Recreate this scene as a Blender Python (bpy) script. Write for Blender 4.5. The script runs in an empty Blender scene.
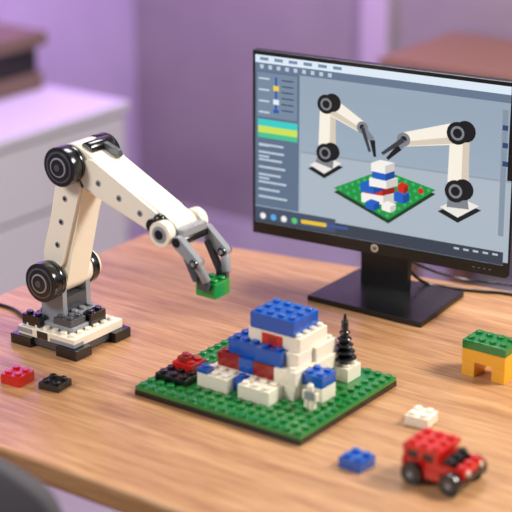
import bpy, bmesh, math, random
from mathutils import Vector, Matrix
random.seed(4)
sc=bpy.context.scene
sc.view_settings.view_transform='Standard'
sc.view_settings.look='None'
# ---------------------------------------------------------------- helpers
def lin(c):
    r=[]
    for v in c:
        v/=255.0
        r.append(v/12.92 if v<=0.04045 else ((v+0.055)/1.055)**2.4)
    return (r[0],r[1],r[2],1)
MATS={}
def mat(name,rgb,rough=0.35,metal=0.0,coat=0.0,emit=0.0,bump=0.0):
    if name in MATS: return MATS[name]
    m=bpy.data.materials.new(name); m.use_nodes=True
    nt=m.node_tree; b=nt.nodes['Principled BSDF']
    c=lin(rgb)
    b.inputs['Base Color'].default_value=c
    b.inputs['Roughness'].default_value=rough
    b.inputs['Metallic'].default_value=metal
    b.inputs['Coat Weight'].default_value=coat
    b.inputs['Coat Roughness'].default_value=.08
    if emit>0:
        b.inputs['Base Color'].default_value=(0.01,0.01,0.01,1)
        b.inputs['Specular IOR Level'].default_value=0.15
        b.inputs['Emission Color'].default_value=c
        b.inputs['Emission Strength'].default_value=emit
    else:
        n=nt.nodes.new('ShaderNodeTexNoise'); n.inputs['Scale'].default_value=60
        tc=nt.nodes.new('ShaderNodeTexCoord'); nt.links.new(tc.outputs['Object'],n.inputs['Vector'])
        mr=nt.nodes.new('ShaderNodeMapRange'); mr.inputs['To Min'].default_value=max(0.02,rough-0.06); mr.inputs['To Max'].default_value=min(1,rough+0.06)
        nt.links.new(n.outputs['Fac'],mr.inputs['Value']); nt.links.new(mr.outputs['Result'],b.inputs['Roughness'])
    MATS[name]=m
    return m
RED=lambda:mat('plastic_red',(206,28,18),.2,coat=.6)
DRED=lambda:mat('plastic_dark_red',(150,36,26),.25,coat=.4)
BLUE=lambda:mat('plastic_blue',(12,86,182),.2,coat=.6)
WHITE=lambda:mat('plastic_white',(246,236,216),.22,coat=.4)
CREAM=lambda:mat('plastic_cream',(248,238,218),.22,coat=.4)
BLACK=lambda:mat('plastic_black',(14,14,16),.22,coat=.5)
DGREY=lambda:mat('plastic_dark_grey',(72,74,80),.25,coat=.3)
LGREY=lambda:mat('plastic_light_grey',(150,152,158),.25,coat=.3)
GREEN=lambda:mat('plastic_green',(12,120,46),.2,coat=.6)
YEL=lambda:mat('plastic_yellow',(240,172,26),.25,coat=.4)

class MB:
    def __init__(s): s.bm=bmesh.new(); s.mats=[]
    def mi(s,m):
        if m not in s.mats: s.mats.append(m)
        return s.mats.index(m)
    def faces(s,vs,fs,m,smooth=None,M=None):
        bv=[s.bm.verts.new((M@Vector(v)) if M else v) for v in vs]
        i=s.mi(m)
        for k,f in enumerate(fs):
            try: fc=s.bm.faces.new([bv[j] for j in f])
            except ValueError: continue
            fc.material_index=i
            if smooth and smooth[k]: fc.smooth=True
    def box(s,x0,x1,y0,y1,z0,z1,m,M=None):
        vs=[(x0,y0,z0),(x1,y0,z0),(x1,y1,z0),(x0,y1,z0),(x0,y0,z1),(x1,y0,z1),(x1,y1,z1),(x0,y1,z1)]
        s.faces(vs,[(3,2,1,0),(4,5,6,7),(0,1,5,4),(1,2,6,5),(2,3,7,6),(3,0,4,7)],m,M=M)
    def cyl(s,p0,p1,r0,m,r1=None,seg=24,M=None):
        if r1 is None: r1=r0
        p0=Vector(p0);p1=Vector(p1); d=(p1-p0).normalized()
        a=Vector((0,0,1)) if abs(d.z)<.9 else Vector((1,0,0))
        u=d.cross(a).normalized(); w=d.cross(u)
        vs=[];
        for k in range(seg):
            t=2*math.pi*k/seg; e=u*math.cos(t)+w*math.sin(t)
            vs.append(p0+e*r0)
        for k in range(seg):
            t=2*math.pi*k/seg; e=u*math.cos(t)+w*math.sin(t)
            vs.append(p1+e*r1)
        fs=[(k,(k+1)%seg,seg+(k+1)%seg,seg+k) for k in range(seg)]+[tuple(range(seg))[::-1],tuple(range(seg,2*seg))]
        s.faces(vs,fs,m,smooth=[True]*seg+[False]*2,M=M)
    def prism(s,pts,y0,y1,m,axis='y',smooth=False,M=None):
        n=len(pts)
        if axis=='y': vs=[(p[0],y0,p[1]) for p in pts]+[(p[0],y1,p[1]) for p in pts]
        elif axis=='z': vs=[(p[0],p[1],y0) for p in pts]+[(p[0],p[1],y1) for p in pts]
        else: vs=[(y0,p[0],p[1]) for p in pts]+[(y1,p[0],p[1]) for p in pts]
        fs=[(k,(k+1)%n,n+(k+1)%n,n+k) for k in range(n)]+[tuple(range(n))[::-1],tuple(range(n,2*n))]
        s.faces(vs,fs,m,smooth=[smooth]*n+[False]*2,M=M)
    def stadium(s,a,b,r0,r1,y0,y1,m,seg=14,M=None):
        dx,dz=b[0]-a[0],b[1]-a[1]; th=math.atan2(dz,dx); pts=[]
        for k in range(seg+1):
            t=th-math.pi/2+math.pi*k/seg; pts.append((b[0]+r1*math.cos(t),b[1]+r1*math.sin(t)))
        for k in range(seg+1):
            t=th+math.pi/2+math.pi*k/seg; pts.append((a[0]+r0*math.cos(t),a[1]+r0*math.sin(t)))
        s.prism(pts,y0,y1,m,M=M)
    def sphere(s,c,r,m,seg=20,rings=12,sc_=(1,1,1)):
        vs=[];fs=[]
        for i in range(rings+1):
            ph=math.pi*i/rings
            for k in range(seg):
                t=2*math.pi*k/seg
                vs.append((c[0]+sc_[0]*r*math.sin(ph)*math.cos(t),c[1]+sc_[1]*r*math.sin(ph)*math.sin(t),c[2]+sc_[2]*r*math.cos(ph)))
        for i in range(rings):
            for k in range(seg):
                fs.append((i*seg+k,(i+1)*seg+k,(i+1)*seg+(k+1)%seg,i*seg+(k+1)%seg))
        s.faces(vs,fs,m,smooth=[True]*len(fs))
    def obj(s,name,bev=0.0006,seg=2,loc=(0,0,0),rot=0,weld=False):
        bmesh.ops.recalc_face_normals(s.bm,faces=s.bm.faces)
        me=bpy.data.meshes.new(name); s.bm.to_mesh(me); s.bm.free()
        for m in s.mats: me.materials.append(m)
        o=bpy.data.objects.new(name,me); bpy.context.collection.objects.link(o)
        o.location=loc; o.rotation_euler=(0,0,rot)
        if bev>0:
            b=o.modifiers.new('bevel','BEVEL'); b.width=bev; b.segments=seg; b.limit_method='ANGLE'; b.angle_limit=math.radians(50); b.harden_normals=False
        return o
U=.0155; BH=.0186; PH=.0062
def stud(mb,x,y,z,m,M=None):
    mb.cyl((x,y,z-.0004),(x,y,z+.22*U),.31*U,m,seg=16,M=M)
def brick(mb,x0,y0,nx,ny,z,h,m,studs=True,M=None,skip=None):
    g=.00015
    mb.box(x0+g,x0+nx*U-g,y0+g,y0+ny*U-g,z,z+h-g,m,M=M)
    if studs:
        for i in range(int(nx)):
            for j in range(int(ny)):
                if skip and skip(x0+(i+.5)*U,y0+(j+.5)*U): continue
                stud(mb,x0+(i+.5)*U+(nx-int(nx))*U/2,y0+(j+.5)*U+(ny-int(ny))*U/2,z+h,m,M=M)
T=.75
# ---------------------------------------------------------------- camera
F=1700.0
cam=bpy.data.cameras.new('camera'); co=bpy.data.objects.new('camera',cam); bpy.context.collection.objects.link(co)
cam.lens=F/512*36; cam.clip_start=.05
yaw=math.radians(126); p=math.radians(19.5)
C=Vector((1.16,-1.596,1.63))
fw=Vector((math.cos(yaw)*math.cos(p),math.sin(yaw)*math.cos(p),-math.sin(p)))
co.location=C; co.rotation_euler=fw.to_track_quat('-Z','Y').to_euler()
sc.camera=co
cam.dof.use_dof=True; cam.dof.focus_distance=2.27; cam.dof.aperture_fstop=3.0
# ---------------------------------------------------------------- room
def surf(name,c1,c2,scale,rough,stretch=(1,1,1),bump=.05):
    m=bpy.data.materials.new(name); m.use_nodes=True; nt=m.node_tree; b=nt.nodes['Principled BSDF']
    tc=nt.nodes.new('ShaderNodeTexCoord'); mp=nt.nodes.new('ShaderNodeMapping'); mp.inputs['Scale'].default_value=stretch
    n=nt.nodes.new('ShaderNodeTexNoise'); n.inputs['Scale'].default_value=scale; n.inputs['Detail'].default_value=6
    cr=nt.nodes.new('ShaderNodeValToRGB'); cr.color_ramp.elements[0].color=lin(c1); cr.color_ramp.elements[1].color=lin(c2)
    cr.color_ramp.elements[0].position=.3; cr.color_ramp.elements[1].position=.7
    nt.links.new(tc.outputs['Object'],mp.inputs['Vector']); nt.links.new(mp.outputs['Vector'],n.inputs['Vector'])
    nt.links.new(n.outputs['Fac'],cr.inputs['Fac']); nt.links.new(cr.outputs['Color'],b.inputs['Base Color'])
    b.inputs['Roughness'].default_value=rough
    bp=nt.nodes.new('ShaderNodeBump'); bp.inputs['Strength'].default_value=bump; bp.inputs['Distance'].default_value=.002
    nt.links.new(n.outputs['Fac'],bp.inputs['Height']); nt.links.new(bp.outputs['Normal'],b.inputs['Normal'])
    return m
wallL=surf('wall_paint_lavender',(184,166,198),(192,174,204),8,.8)
wallB=surf('wall_paint_grey',(142,132,136),(150,140,142),8,.8)
floorm=surf('floor_vinyl',(150,138,146),(162,150,156),5,.5)
XL=-2.0; YB=2.15
mb=MB(); mb.box(XL-.1,XL,-2.6,YB+.1,0,2.7,wallL); mb.obj('wall_left',0)
mb=MB(); mb.box(XL,3.0,YB,YB+.1,0,2.7,wallB); mb.obj('wall_back',0)
mb=MB(); mb.box(XL-.1,3.0,-2.6,YB+.1,-.1,0,floorm); mb.obj('floor',0)
trimm=mat('trim_white',(190,184,190),.5)
mb=MB(); mb.box(XL,XL+.015,-2.6,YB,0,.09,trimm); mb.obj('baseboard_left',0)
mb=MB(); mb.box(XL+.015,3.0,YB-.015,YB,0,.09,trimm); mb.obj('baseboard_back',0)
tr2=mat('trim_mauve',(190,174,190),.6)
mb=MB(); mb.box(-1.20,-1.12,YB-.03,YB,.09,2.7,tr2); mb.obj('trim_1',0)
# ---------------------------------------------------------------- desk
wood=bpy.data.materials.new('wood_desk'); wood.use_nodes=True; nt=wood.node_tree; b=nt.nodes['Principled BSDF']
tc=nt.nodes.new('ShaderNodeTexCoord')
mp=nt.nodes.new('ShaderNodeMapping'); mp.inputs['Scale'].default_value=(2.0,34,34)
n1=nt.nodes.new('ShaderNodeTexNoise'); n1.inputs['Scale'].default_value=1.6; n1.inputs['Detail'].default_value=8; n1.inputs['Roughness'].default_value=.6; n1.inputs['Distortion'].default_value=.4
mp2=nt.nodes.new('ShaderNodeMapping'); mp2.inputs['Scale'].default_value=(9,190,190)
n2=nt.nodes.new('ShaderNodeTexNoise'); n2.inputs['Scale'].default_value=2.2; n2.inputs['Detail'].default_value=4
mx=nt.nodes.new('ShaderNodeMix'); mx.data_type='FLOAT'; mx.inputs[0].default_value=.5
cr=nt.nodes.new('ShaderNodeValToRGB')
e=cr.color_ramp.elements; e[0].position=.34; e[0].color=lin((148,100,64)); e[1].position=.66; e[1].color=lin((212,166,120))
q=e.new(.5); q.color=lin((188,138,94))
L=nt.links
L.new(tc.outputs['Object'],mp.inputs['Vector']); L.new(mp.outputs['Vector'],n1.inputs['Vector'])
L.new(tc.outputs['Object'],mp2.inputs['Vector']); L.new(mp2.outputs['Vector'],n2.inputs['Vector'])
L.new(n1.outputs['Fac'],mx.inputs[2]); L.new(n2.outputs['Fac'],mx.inputs[3]); L.new(mx.outputs[0],cr.inputs['Fac'])
L.new(cr.outputs['Color'],b.inputs['Base Color']); b.inputs['Roughness'].default_value=.28
bp=nt.nodes.new('ShaderNodeBump'); bp.inputs['Strength'].default_value=.12; bp.inputs['Distance'].default_value=.001
L.new(n2.outputs['Fac'],bp.inputs['Height']); L.new(bp.outputs['Normal'],b.inputs['Normal'])
mb=MB()
mb.prism([(-.50,-.308),(1.0,-.308),(1.0,.68),(-.51,.40)],T-.03,T,wood,axis='z')
legm=mat('metal_leg_white',(200,196,200),.4)
for lx,ly in [(-.42,-.24),(.92,-.24),(-.42,.32),(.92,.5)]:
    mb.box(lx-.02,lx+.02,ly-.02,ly+.02,0,T-.03,legm)
mb.obj('desk',.004,3)
# ---------------------------------------------------------------- baseplate model
BX=.1365; BY=-.099
def A(a): return BX-a*U*1.02
def B(b_): return BY+b_*U
blocks=[]
def blk(a0,a1,b0,b1,l,m,h=BH): blocks.append((a0,a1,b0,b1,l,m,h))
blk(5,8,3,5,0,WHITE()); blk(9,12,3,5,0,WHITE()); blk(8,9,3.8,5,0,BLUE())
blk(4,6,5,11,0,WHITE()); blk(6,12,5,11,0,WHITE())
blk(9.4,11.6,5.2,9,1,DRED()); blk(8,9.4,5.1,7,1,BLUE()); blk(6,8,5.1,7,1,DRED()); blk(3.9,6,5.1,7,1,WHITE()); blk(3.7,8,7,11,1,WHITE()); blk(8,9.4,7,9,1,WHITE())
blk(8,10.8,5.6,9,2,BLUE()); blk(5.4,8,5.3,8,2,BLUE()); blk(4.2,5.4,5.9,8,2,WHITE()); blk(3.9,8,8,11,2,WHITE())
blk(8,9.3,6.3,10.2,3,WHITE()); blk(4.3,8,6.3,10.2,3,WHITE())
blk(4.9,9.1,6.25,9.8,4,BLUE(),BH*1.12)
blk(2,4,6,8,0,WHITE()); blk(2,4,6,8,1,BLUE(),BH*.8)
blk(2.5,4.5,10.5,12.5,0,WHITE())
blk(12.5,15.5,2,4,0,BLACK(),PH*1.5)
blk(13,15,3.6,5.6,0,RED())
mb=MB()
mb.box(A(16),A(0),B(0),B(14),T,T+.007,BLACK())
PT=T+.007+.0055
mb.box(A(16)+.0004,A(0)-.0004,B(0)+.0004,B(14)-.0004,T+.007,PT,GREEN())
for i in range(16):
    for j in range(14):
        a=i+.5;bb=j+.5
        if any(k[4]==0 and k[0]-.3<a<k[1]+.3 and k[2]-.3<bb<k[3]+.3 for k in blocks): continue
        stud(mb,A(a),B(bb),PT,GREEN())
for (a0,a1,b0,b1,l,m,h) in blocks:
    z=PT+l*BH
    x0,x1,y0,y1=A(a1)+.0002,A(a0)-.0002,B(b0)+.0002,B(b1)-.0002
    mb.box(x0,x1,y0,y1,z,z+h-.0002,m)
    nx=round(a1-a0-.2); ny=round(b1-b0-.2); nx=max(nx,1); ny=max(ny,1)
    for i in range(nx):
        for j in range(ny):
            aa=a0+(i+.5)*(a1-a0)/nx; b2=b0+(j+.5)*(b1-b0)/ny
            if any(k[4]==l+1 and k[0]-.1<aa<k[1]+.1 and k[2]-.1<b2<k[3]+.1 for k in blocks): continue
            stud(mb,A(aa),B(b2),z+h,m)
mb.box(A(7.9),A(6.0),B(6.3)-.0015,B(6.3)+.001,PT+3*BH+.001,PT+4*BH-.003,RED())
mb.box(A(7.3),A(6.5),B(6.3)-.002,B(6.3)+.001,PT+3*BH+.005,PT+4*BH-.006,DRED())
brick(mb,A(12),B(3),1,1,PT+BH,PH,BLUE())
brick(mb,A(14.6),B(3.8),1,1,PT+BH,PH*1.2,DRED())
tx,ty=A(3.5),B(11.5); tz=PT+BH
mb.cyl((tx,ty,tz),(tx,ty,tz+.058),.0045,BLACK())
for k in range(6):
    z0=tz+.006+k*.0085; r=.0165-k*.0023
    mb.cyl((tx,ty,z0),(tx,ty,z0+.0028),r*.8,BLACK(),r1=r,seg=16)
    mb.cyl((tx,ty,z0+.0028),(tx,ty,z0+.0066),r,BLACK(),r1=r*.5,seg=16)
mb.cyl((tx,ty,tz+.056),(tx,ty,tz+.068),.0035,BLACK(),r1=.0010)
fx,fy,fz=A(2.1),B(4.5),PT+.2*U
mb.box(fx-.0075,fx-.0015,fy-.003,fy+.003,fz-.003,fz+.011,WHITE()); mb.box(fx+.0015,fx+.0075,fy-.003,fy+.003,fz-.003,fz+.011,WHITE())
mb.box(fx-.007,fx+.007,fy-.0035,fy+.0035,fz+.011,fz+.022,LGREY())
mb.box(fx-.0105,fx-.0072,fy-.0025,fy+.0025,fz+.010,fz+.021,WHITE()); mb.box(fx+.0072,fx+.0105,fy-.0025,fy+.0025,fz+.010,fz+.021,WHITE())
mb.cyl((fx,fy,fz+.022),(fx,fy,fz+.030),.0042,WHITE()); mb.cyl((fx,fy,fz+.030),(fx,fy,fz+.032),.002,WHITE())
mb.obj('toy_brick_castle_on_baseplate',.0005,2)
# ---------------------------------------------------------------- robot arm
yc=-.005
mb=MB()
bx=-.305; by=-.008
h=.054
for sx in (-1,1):
    for sy in (-1,1):
        cx,cy=bx+sx*(h-.013),by+sy*(h-.014)
        mb.box(cx-.018,cx+.018,cy-.016,cy+.016,T,T+.014,BLACK())
mb.box(bx-h+.006,bx+h-.006,by-h+.006,by+h-.006,T+.003,T+.014,DGREY())
brick(mb,bx-3.25*U,by-3.2*U,6.5,6.4,T+.014,.012,WHITE())
mb.box(bx-3.3*U,bx-1.6*U,by-3.26*U,by-1*U,T+.018,T+.024,LGREY())
mb.box(bx+.5*U,bx+3.3*U,by-3.26*U,by-2*U,T+.0145,T+.020,LGREY())
mb.box(bx-1.0*U,bx+.2*U,by-3.27*U,by-3*U,T+.015,T+.025,BLACK())
brick(mb,bx-2.2*U,by-2.2*U,4.4,4.4,T+.026,.008,LGREY())
brick(mb,bx-3.1*U,by-2.8*U,2,1,T+.026,.015,BLACK())
brick(mb,bx-3.1*U,by-1.0*U,1,2,T+.026,.010,DGREY())
brick(mb,bx+.0*U,by-2.2*U,2,2,T+.034,.009,DGREY())
brick(mb,bx-1.5*U,by-1*U,3,3,T+.034,.012,LGREY())
brick(mb,bx-2.8*U,by+.5*U,1,2,T+.026,.018,DGREY())
brick(mb,bx+1.4*U,by+.0*U,1,2,T+.026,.018,BLACK())
J0=(-.314,.843); J1=(-.273,1.010); W=(-.118,.948)
mb.stadium((J0[0],T+.046),J0,.020,.019,yc-.028,yc-.019,LGREY())
mb.stadium((J0[0],T+.046),J0,.020,.019,yc+.019,yc+.028,LGREY())
mb.box(J0[0]-.012,J0[0]+.020,yc-.019,yc+.019,T+.044,T+.068,DGREY())
def wheel(x,z,o,s_,r,th=.013):
    mb.cyl((x,o-.001*s_,z),(x,o+s_*th,z),r,BLACK(),seg=44)
    o+=s_*th
    mb.cyl((x,o-s_*.001,z),(x,o+s_*.0012,z),r*.80,DGREY(),seg=40)
    mb.cyl((x,o,z),(x,o+s_*.0022,z),r*.70,BLACK(),seg=40)
    mb.cyl((x,o,z),(x,o+s_*.0030,z),r*.50,LGREY(),seg=32)
    mb.cyl((x,o,z),(x,o+s_*.0040,z),r*.42,BLACK(),seg=32)
    mb.cyl((x,o,z),(x,o+s_*.0050,z),r*.18,DGREY(),seg=16)
x,z=J0
mb.cyl((x,yc-.036,z),(x,yc+.042,z),.0225,CREAM(),seg=40)
wheel(x,z,yc-.036,-1,.0268)
mb.cyl((x,yc-.033,z),(x,yc-.025,z),.0258,BLACK(),seg=40)
mb.cyl((x,yc+.032,z),(x,yc+.044,z),.0245,BLACK(),seg=40)
mb.cyl((x,yc+.044,z),(x,yc+.051,z),.0205,CREAM(),seg=40)
x,z=J1
mb.cyl((x,yc-.032,z),(x,yc+.038,z),.0225,CREAM(),seg=40)
wheel(x,z,yc-.034,-1,.0262,.014)
mb.cyl((x,yc-.031,z),(x,yc-.025,z),.0255,BLACK(),seg=40)
wheel(x,z,yc+.029,1,.0260,.016)
mb.stadium(J0,J1,.0225,.0235,yc-.021,yc+.021,CREAM())
mb.stadium((J0[0]+.005,J0[1]+.034),(J1[0]-.005,J1[1]-.034),.0185,.0185,yc-.0260,yc+.0260,CREAM())
for t in (.30,.5,.70):
    x=J0[0]+(J1[0]-J0[0])*t; z=J0[1]+(J1[1]-J0[1])*t
    mb.cyl((x,yc-.0266,z),(x,yc-.022,z),.0045,LGREY(),seg=16)
    mb.cyl((x,yc-.0270,z),(x,yc-.022,z),.0026,BLACK(),seg=12)
mb.stadium(J1,W,.0255,.0160,yc-.021,yc+.021,CREAM())
mb.stadium((J1[0]+.034,J1[1]-.010),(W[0]-.022,W[1]+.010),.0205,.0140,yc-.0260,yc+.0260,CREAM())
for t in (.30,.52,.74):
    x=J1[0]+(W[0]-J1[0])*t; z=J1[1]+(W[1]-J1[1])*t
    mb.cyl((x,yc-.0266,z),(x,yc-.020,z),.0045,LGREY(),seg=16)
    mb.cyl((x,yc-.0270,z),(x,yc-.020,z),.0026,DGREY(),seg=12)
mb.cyl((J1[0]+.018,yc-.014,J1[1]+.019),(J1[0]+.018,yc+.030,J1[1]+.019),.0095,BLACK())
mb.cyl((J1[0]+.018,yc+.028,J1[1]+.019),(J1[0]+.018,yc+.034,J1[1]+.019),.007,DGREY())
mb.stadium((J1[0]+.014,J1[1]+.022),(J1[0]+.046,J1[1]+.012),.006,.006,yc+.010,yc+.018,DGREY())
# wrist
mb.cyl((W[0],yc-.034,W[1]),(W[0],yc+.036,W[1]),.0110,DGREY(),seg=24)
mb.sphere((W[0]-.008,yc-.026,W[1]+.014),.0085,BLACK())
mb.cyl((W[0]-.015,yc-.034,W[1]+.006),(W[0]-.015,yc-.025,W[1]+.006),.0095,BLACK(),seg=24)
for s_ in (-1,1):
    o=yc+s_*.033
    mb.cyl((W[0]+.002,o-.0065,W[1]),(W[0]+.002,o+.0065,W[1]),.0165,CREAM(),seg=32)
    mb.cyl((W[0]+.002,o+s_*.0065,W[1]),(W[0]+.002,o+s_*.0077,W[1]),.0110,LGREY(),seg=24)
    mb.cyl((W[0]+.002,o+s_*.0077,W[1]),(W[0]+.002,o+s_*.0089,W[1]),.0065,BLACK(),seg=16)
mb.box(W[0]+.006,W[0]+.028,yc-.024,yc+.024,W[1]-.014,W[1]+.006,LGREY())
mb.cyl((W[0]+.024,yc-.035,W[1]-.008),(W[0]+.024,yc+.035,W[1]-.008),.0062,BLACK())
G=(-.063,.881)
for s_ in (-1,1):
    a=yc+s_*.029
    mb.stadium((W[0]+.024,W[1]-.008),(W[0]+.052,W[1]-.030),.0082,.0072,a-.005,a+.005,LGREY())
    mb.cyl((W[0]+.052,a-.008,W[1]-.030),(W[0]+.052,a+.008,W[1]-.030),.0060,BLACK(),seg=18)
    mb.cyl((W[0]+.052,a-.009,W[1]-.030),(W[0]+.052,a+.009,W[1]-.030),.0030,LGREY(),seg=14)
    mb.cyl((W[0]+.052,a,W[1]-.030),(G[0]+.006,yc+s_*.0205,G[1]+.012),.0058,LGREY(),seg=16)
    mb.stadium((W[0]+.030,W[1]-.022),(G[0]-.008,G[1]+.014),.0042,.0042,a-.0035-s_*.005,a+.0035-s_*.005,DGREY())
    c=yc+s_*.0195
    mb.box(G[0]-.008,G[0]+.009,c-.0030,c+.0030,G[1]-.001,G[1]+.016,DGREY())
brick(mb,G[0]-U,yc-U,2,2,G[1]-.012,BH*1.05,mat('plastic_bright_green',(20,150,60),.2,coat=.5))
mb.obj('toy_robot_arm',.0007,2)
# ---------------------------------------------------------------- loose bricks
def loose(name,cx,cy,nx,ny,hh,m,rot=0,extra=None):
    mb=MB(); brick(mb,-nx*U/2,-ny*U/2,nx,ny,0,hh,m)
    if extra: extra(mb)
    return mb.obj(name,.0006,2,loc=(cx,cy,T),rot=math.radians(rot))
loose('red_toy_brick',-.264,-.156,2,2,BH*.75,RED(),4)
loose('black_toy_brick',-.214,-.140,2,2,PH*1.5,BLACK(),8)
loose('blue_toy_brick',.218,-.102,2,2,BH*.7,BLUE(),-4)
loose('white_toy_brick',.218,.042,2,2,BH*.7,WHITE(),6)
mb=MB()
x0=.184;y0=.200
mb.box(x0,x0+1.2*U,y0,y0+2.6*U,T,T+BH*1.1,YEL()); mb.box(x0+2.8*U,x0+4*U,y0,y0+2.6*U,T,T+BH*1.1,YEL())
mb.box(x0,x0+4*U,y0,y0+2.6*U,T+BH*1.1,T+BH*2.0,YEL())
mb.box(x0-.0003,x0+4*U+.0003,y0-.0003,y0+2.6*U+.0003,T+BH*2.0,T+BH*2.65,GREEN())
for i in range(4):
    for j in range(2): stud(mb,x0+(i+.5)*U,y0+(j+.5)*1.3*U,T+BH*2.65,GREEN())
mb.obj('yellow_green_toy_brick_arch',.0006,2)
# car
mb=MB()
cx0,cx1=.276,.354; cy0,cy1=-.100,-.048
zb=T+.009
mb.box(cx0+.004,cx1-.004,cy0+.006,cy1-.006,zb,zb+.006,BLACK())
mb.box(cx0,cx1-.012,cy0+.002,cy1-.002,zb+.004,zb+.020,RED())
mb.box(cx1-.022,cx1,cy0+.004,cy1-.004,zb+.008,zb+.020,RED())
mb.box(cx0,cx0+.004,cy0,cy1,zb+.001,zb+.020,RED())
mb.box(cx0+.028,cx0+.050,cy0-.001,cy1+.001,zb+.001,zb+.012,RED())
mb.box(cx0+.001,cx0+.044,cy0+.004,cy1-.004,zb+.020,zb+.030,BLACK())
for (a,b2) in ((cx0,cx0+.006),(cx0+.019,cx0+.026),(cx0+.039,cx0+.045)):
    mb.box(a,b2,cy0+.0025,cy1-.0025,zb+.020,zb+.030,RED())
mb.box(cx0,cx0+.047,cy0+.001,cy1-.001,zb+.030,zb+.036,RED())
for i in range(3):
    for j in range(3): stud(mb,cx0+.008+i*.0155,cy0+.009+j*.0165,zb+.036,RED())
mb.box(cx1-.030,cx1-.016,cy0+.008,cy1-.008,zb+.020,zb+.025,BLACK())
for j in range(3): stud(mb,cx1-.023,cy0+.011+j*.0150,zb+.025,BLACK())
for j in range(3): stud(mb,cx1-.007,cy0+.011+j*.0150,zb+.020,RED())
mb.box(cx1-.001,cx1+.002,cy0+.008,cy1-.008,zb+.006,zb+.012,BLACK())
mb.cyl((cx1-.001,cy0+.011,zb+.016),(cx1+.0025,cy0+.011,zb+.016),.003,WHITE(),seg=14); mb.cyl((cx1-.001,cy1-.011,zb+.016),(cx1+.0025,cy1-.011,zb+.016),.003,WHITE(),seg=14)
for wx in (cx0+.016,cx1-.013):
    for s_,wy in ((-1,cy0),(1,cy1)):
        mb.cyl((wx,wy-s_*.005,T+.0130),(wx,wy+s_*.007,T+.0130),.0130,BLACK(),seg=30)
        mb.cyl((wx,wy+s_*.007,T+.0130),(wx,wy+s_*.008,T+.0130),.0070,DGREY(),seg=20)
        mb.cyl((wx,wy+s_*.008,T+.0130),(wx,wy+s_*.0088,T+.0130),.0030,LGREY(),seg=12)
mb.obj('toy_brick_car',.0006,2)
# ---------------------------------------------------------------- monitor
ang=math.radians(6)
mc=Vector((-.0515,.3595,T)); PW=.402; z0=.070; z1=.346
M=Matrix.Translation(mc)@Matrix.Rotation(ang,4,'Z')
mon=mat('monitor_black',(16,16,18),.3)
mb=MB()
mb.box(-PW/2,PW/2,0,.014,z0,z1,mon,M=M)
mb.box(-PW/2+.05,PW/2-.05,.014,.034,z0+.04,z1-.04,mon,M=M)
mb.box(-.038,.038,.034,.046,.006,z0+.12,mon,M=M)
mb.box(-.03,.03,.014,.046,z0+.05,z0+.13,mon,M=M)
mb.prism([(-.128,.303),(.060,.307),(.048,.448),(-.130,.444)],T,T+.008,mon,axis='z')
mb.cyl((0.0,-.0006,z0+.0095),(0.0,.002,z0+.0095),.0060,mat('logo_silver',(215,200,185),.3),M=M,seg=24)
mb.cyl((0.0,-.0009,z0+.0095),(0.0,.002,z0+.0095),.0034,mon,M=M,seg=20)
mb.box(-.0008,.0008,-.0012,.002,z0+.007,z0+.013,mat('logo_silver',(215,200,185),.3),M=M)
for k in range(4): mb.box(PW/2-.050+k*.008,PW/2-.046+k*.008,-.0005,.002,z0+.008,z0+.0095,mat('label_grey',(120,120,125),.5),M=M)
mon_o=mb.obj('computer_monitor',.0012,2)
def em(r,g,b_): return mat('screen_%d_%d_%d'%(r,g,b_),(r,g,b_),.25,emit=1.0)
def S(px,py):
    s=(px-257)/254; t=.5
    for _ in range(6):
        t=(py-(50+35*s))/(182+11*s)
        s=(px-(257-5*t))/(254-3*t)
    return ((s-.5)*PW, z1-t*(z1-z0))
sm=MB(); lay=[0]
def poly(pts,c,raw=False):
    lay[0]+=1; y=-.0006-lay[0]*.000010
    q=pts if raw else [S(*p_) for p_ in pts]
    sm.faces([(a,y,b_) for a,b_ in q],[tuple(range(len(q)))],em(*c),M=M)
def rect(s0,t0,s1,t1,c):
    X=lambda s:(-PW/2+.005)+s*(PW-.010); Z=lambda t:(z1-.006)-t*(z1-z0-.025)
    poly([(X(s0),Z(t0)),(X(s1),Z(t0)),(X(s1),Z(t1)),(X(s0),Z(t1))],c,True)
def circ(px,py,r,c):
    a,b_=S(px,py); r*=PW/254/.98
    poly([(a+r*math.cos(k*math.pi/8),b_+r*math.sin(k*math.pi/8)) for k in range(16)],c,True)
def seg_(p0,p1,w0,w1,c):
    a=Vector(S(*p0)); b_=Vector(S(*p1)); k=PW/254; d=(b_-a).normalized(); n=Vector((-d.y,d.x))
    poly([a+n*w0*k,b_+n*w1*k,b_-n*w1*k,a-n*w0*k],c,True)
n=24
for i in range(n):
    f=i/n; g=(int(158-6*math.cos(f*3)),int(174-6*math.cos(f*3)),int(190-5*math.cos(f*3)))
    rect(0,f,1,f+1/n+.002,g)
poly([(305,150),(508,180),(505,262),(303,222)],(172,184,196))
poly([(305,150),(508,180),(508,182),(305,152)],(150,162,174))
rect(0,0,1,.045,(222,234,246))
rect(0,.045,1,.09,(104,120,144))
for k in range(9): rect(.02+k*.035,.055,.035+k*.035,.078,(190,204,222))
for k in range(6): rect(.02+k*.06,.012,.055+k*.06,.030,(120,140,170))
rect(0,.09,.185,.90,(96,114,138))
rect(.008,.10,.175,.36,(120,138,160))
for k in range(11):
    rect(.015,.13+k*.066,.06,.14+k*.066,(200,212,224))
for k in range(6): rect(.11,.13+k*.035,.16,.138+k*.035,(60,80,110))
rect(.083,.12,.092,.33,(30,90,180)); rect(.076,.17,.100,.20,(240,205,70)); rect(.076,.25,.100,.28,(230,238,245)); rect(.076,.31,.1,.33,(30,90,180))
rect(.012,.375,.178,.415,(60,205,200)); rect(.012,.415,.178,.455,(205,225,90)); rect(.012,.455,.178,.485,(70,195,150))
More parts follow.
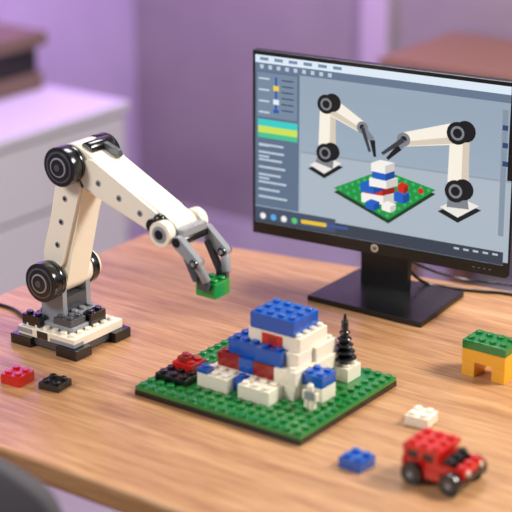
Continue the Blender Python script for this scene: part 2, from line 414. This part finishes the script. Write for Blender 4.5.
for k in range(8):
    rect(.015,.52+k*.045,.12+.02*math.sin(k*3),.533+k*.045,(190,202,218))
rect(0,.925,1,1,(58,66,80))
rect(0,.905,.34,.985,(70,82,104))
for k,c in enumerate([(240,240,245),(90,170,230),(240,240,240),(90,200,120)]): circ(264+k*11,215+k*1.8,3,c)
poly([(304,219),(330,223),(330,227),(304,223)],(235,195,60)); poly([(330,223.5),(352,227),(352,230),(330,227)],(60,90,150))
for k in range(5): poly([(455+k*9,246+k*1.4),(460+k*9,247+k*1.4),(460+k*9,249+k*1.4),(455+k*9,248+k*1.4)],(190,195,205))
poly([(500,110),(505,111),(501,235),(496,234)],(134,148,164))
for py in (105,122,140): poly([(500,py+20),(505,py+21),(504.6,py+26),(499.6,py+25)],(50,70,110))
cr_=(248,240,226); cs_=(216,202,184); bk=(24,24,28); gy=(128,132,140)
P1,P2,P3,P4=(338,187),(387,169),(438,189),(392,219)
poly([(x_,y_+4) for x_,y_ in (P1,P2,P3,P4)],(20,60,32))
poly([P1,P2,P3,P4],(30,146,70))
for i in range(8):
    for j in range(7):
        u_=(i+.5)/8; v_=(j+.5)/7
        ax,ay=P1[0]+(P2[0]-P1[0])*u_,P1[1]+(P2[1]-P1[1])*u_
        bx_,by_=P4[0]+(P3[0]-P4[0])*u_,P4[1]+(P3[1]-P4[1])*u_
        circ(ax+(bx_-ax)*v_, ay+(by_-ay)*v_,1.6,(54,182,96))
def blkp(x,y,w,hh,c,c2):
    poly([(x,y),(x+w*.6,y+3),(x+w*.6,y+3+hh),(x,y+hh)],c); poly([(x+w*.6,y+3),(x+w,y),(x+w,y+hh),(x+w*.6,y+3+hh)],c2)
    poly([(x,y),(x+w*.4,y-3),(x+w,y),(x+w*.6,y+3)],c)
W1=(244,240,234);W2=(206,202,198);B1=(30,96,196);B2=(22,72,156);R1=(210,40,30);R2=(150,30,24)
blkp(366,192,36,9,W1,W2); blkp(369,184,30,8,R1,R2); blkp(365,182,22,8,B1,B2); blkp(374,177,28,8,W1,W2); blkp(377,170,22,7,B1,B2); blkp(376,162,23,8,W1,W2)
blkp(398,192,15,8,B1,B2); blkp(402,184,10,6,R1,R2); circ(424,190,2.6,R1); blkp(370,201,14,6,B1,B2); blkp(386,203,14,6,W1,W2)
def sarm(base,j0,j1,w,tip,k=1.0):
    x,y=base
    poly([(x-18*k,y-2*k),(x+2*k,y-11*k),(x+21*k,y-3*k),(x,y+9*k)],(24,26,32)); poly([(x-16*k,y-6*k),(x+2*k,y-15*k),(x+19*k,y-7*k),(x,y+4*k)],(236,232,226))
    seg_(j0,(base[0],base[1]-5*k),8*k,10*k,gy)
    seg_(j0,j1,9.5*k,8.5*k,cr_); seg_((j0[0]+6*k,j0[1]),(j1[0]+6*k,j1[1]),3*k,3*k,cs_)
    seg_(j1,w,9.5*k,6*k,cr_); seg_((j1[0],j1[1]+6*k),(w[0],w[1]+4*k),3*k,1.8*k,cs_)
    for j in (j0,j1):
        circ(j[0]+5*k,j[1]-1.5*k,9*k,bk)
        circ(j[0]-2*k,j[1],9.5*k,bk); circ(j[0]-2*k,j[1],6*k,gy); circ(j[0]-2*k,j[1],4*k,bk)
    circ(w[0],w[1],6*k,gy); circ(w[0],w[1],3*k,bk)
    mid=((w[0]+tip[0])/2+4*k,(w[1]+tip[1])/2-2)
    seg_(w,mid,3.4*k,3*k,gy); seg_(mid,tip,2.8*k,1.4*k,bk); seg_(w,(tip[0]-5,tip[1]-5),2.2*k,1.4*k,(60,62,70))
sarm((329,169),(332,152),(334,104),(368,127),(380,156),.92)
sarm((459,212),(459,190),(461,133),(408,139),(392,158),1.05)
scr=sm.obj('screen',0)
scr.parent=mon_o
# ---------------------------------------------------------------- cables
def cable(name,pts,r,m):
    cu=bpy.data.curves.new(name,'CURVE'); cu.dimensions='3D'; cu.bevel_depth=r; cu.bevel_resolution=4; cu.resolution_u=16
    sp=cu.splines.new('NURBS'); sp.points.add(len(pts)-1); sp.use_endpoint_u=True; sp.order_u=4
    for i,q in enumerate(pts): sp.points[i].co=(*q,1)
    cu.materials.append(m)
    o=bpy.data.objects.new(name,cu); bpy.context.collection.objects.link(o); return o
cable('robot_power_cable',[(-.345,.0,T+.006),(-.37,.01,T+.004),(-.40,.0,T+.0025),(-.44,.03,T+.0025),(-.50,.02,T+.0025),(-.53,.02,T),(-.535,.02,.60),(-.53,.05,.4)],.0025,BLACK())
cable('monitor_cable',[(-.03,.405,T+.05),(-.02,.43,T+.012),(.0,.46,T+.0025),(.05,.47,T+.0025),(.10,.50,T+.0025),(.16,.49,T+.0025),(.25,.54,T+.0025),(.40,.52,T+.0025)],.0025,BLACK())
cable('monitor_cable',[(-.04,.405,T+.06),(-.01,.44,T+.03),(.02,.50,T+.0025),(.08,.53,T+.0025),(.15,.53,T+.0025),(.30,.50,T+.0025)],.002,BLACK())
# ---------------------------------------------------------------- background furniture
cab=mat('cabinet_white',(206,202,206),.45); cabd=mat('cabinet_gap',(96,92,104),.6)
mb=MB()
fx_=-1.43; ya,yb_=-.3,1.44; H=.615
mb.box(XL+.02,fx_-.02,ya,yb_,.05,H-.02,cabd)
mb.box(XL+.02,fx_,ya-.01,yb_+.01,H-.025,H,cab)
mb.box(XL+.02,fx_-.03,yb_-.015,yb_+.01,.02,H-.025,cab)
mb.box(XL+.04,fx_-.06,ya+.02,yb_-.02,0,.06,cabd)
w_=(yb_-ya)/3
for i in range(3):
    for j in range(3):
        zz=.06+j*.177
        mb.box(fx_-.025,fx_-.004,ya+i*w_+.006,ya+(i+1)*w_-.006,zz,zz+.168,cab)
        mb.box(fx_-.004,fx_+.012,ya+(i+.62)*w_-.05,ya+(i+.62)*w_+.05,zz+.12,zz+.132,DGREY())
mb.obj('drawer_cabinet',.003,2)
mb=MB()
bm1=mat('box_brown',(112,92,76),.7); bm2=mat('box_dark',(34,30,30),.6)
mb.box(-1.97,-1.68,1.12,1.42,H,H+.045,bm1); mb.box(-1.96,-1.69,1.13,1.41,H+.045,H+.11,bm2); mb.box(-1.98,-1.67,1.11,1.43,H+.11,H+.145,bm1)
mb.obj('storage_box',.004,2)
tw=mat('wood_dark',(134,98,78),.6)
mb=MB()
mb.box(-.93,1.2,YB-.38,YB-.02,.69,.73,tw)
mb.box(-.90,1.16,YB-.36,YB-.04,.50,.64,bm2)
for lx in (-.88,.0,1.1):
    mb.box(lx,lx+.05,YB-.36,YB-.31,0,.69,tw); mb.box(lx,lx+.05,YB-.09,YB-.04,0,.69,tw)
mb.obj('console_table',.004,2)
# ---------------------------------------------------------------- chair in front of the desk
ch=mat('chair_fabric',(82,78,82),.8)
mb=MB()
ccx,ccy=-.115,-.47
NX,NZ=18,14; hw=.215; zc=.685; hh=.185
vs=[];fs=[]
for j in range(NZ+1):
    v=-1+2*j/NZ
    wv=hw*(max(0,1-abs(v)**4.0))**.25*.98+.004
    for i in range(NX+1):
        u=-1+2*i/NX
        x=u*wv
        zz=zc+v*hh
        y=-.05+.05*(x/hw)**2+.02*v*v- (.02*v)
        vs.append((ccx+x,ccy+y+.03,zz))
for j in range(NZ):
    for i in range(NX): fs.append((j*(NX+1)+i,j*(NX+1)+i+1,(j+1)*(NX+1)+i+1,(j+1)*(NX+1)+i))
mb.faces(vs,fs,ch,smooth=[True]*len(fs))
back=mb.obj('backrest',0)
so=back.modifiers.new('solid','SOLIDIFY'); so.thickness=.035
ss=back.modifiers.new('sub','SUBSURF'); ss.levels=2; ss.render_levels=2
mb=MB()
sy=ccy+.20
mb.prism([(ccx+.21*math.cos(t*math.pi/12),sy+.20*math.sin(t*math.pi/12)) for t in range(24)],.42,.48,ch,axis='z')
mb.cyl((ccx,sy,.08),(ccx,sy,.42),.025,BLACK())
mb.box(ccx-.03,ccx+.03,ccy-.03,ccy-.01,.41,.60,BLACK()); mb.box(ccx-.03,ccx+.03,ccy-.03,sy,.40,.42,BLACK())
for k in range(5):
    t=k*2*math.pi/5; ex,ey=ccx+.27*math.cos(t),sy+.27*math.sin(t)
    mb.cyl((ccx,sy,.10),(ex,ey,.06),.02,BLACK(),r1=.014); mb.cyl((ex-.012,ey,.027),(ex+.012,ey,.027),.027,BLACK()); mb.cyl((ex,ey,.03),(ex,ey,.065),.008,BLACK())
seat=mb.obj('seat_and_base',.004,2)
em_=bpy.data.objects.new('office_chair',None); bpy.context.collection.objects.link(em_)
back.parent=em_; seat.parent=em_
# ---------------------------------------------------------------- lights
w=bpy.data.worlds.new('world'); sc.world=w; w.use_nodes=True
w.node_tree.nodes['Background'].inputs['Color'].default_value=(.90,.90,.95,1); w.node_tree.nodes['Background'].inputs['Strength'].default_value=.36
def area(name,loc,tgt,size,pw,col,sy=None):
    l=bpy.data.lights.new(name,'AREA'); l.energy=pw; l.color=col; l.shape='RECTANGLE'; l.size=size; l.size_y=sy or size
    o=bpy.data.objects.new(name,l); bpy.context.collection.objects.link(o); o.location=loc
    o.rotation_euler=(Vector(tgt)-Vector(loc)).to_track_quat('-Z','Y').to_euler(); return o
area('key_softbox',(1.1,.8,1.9),(0,0,.8),.45,36,(1,.95,.88))
area('front_softbox',(-.7,-1.5,2.1),(-.1,0,.85),.5,21,(1,.97,.94))
area('ceiling_light',(-.5,1.2,2.6),(0,.1,.75),.7,22,(1,.98,.97))
area('purple_lamp',(-1.5,1.3,1.9),(-2.0,1.75,.75),.4,22,(.60,.30,1.0))
area('lavender_wall_wash',(-1.2,1.75,1.6),(-1.15,YB,.8),.3,2.0,(.85,.66,1.0))
area('warm_wall_wash',(-.5,1.75,1.6),(-.5,YB,.8),.4,2.2,(1,.84,.76))
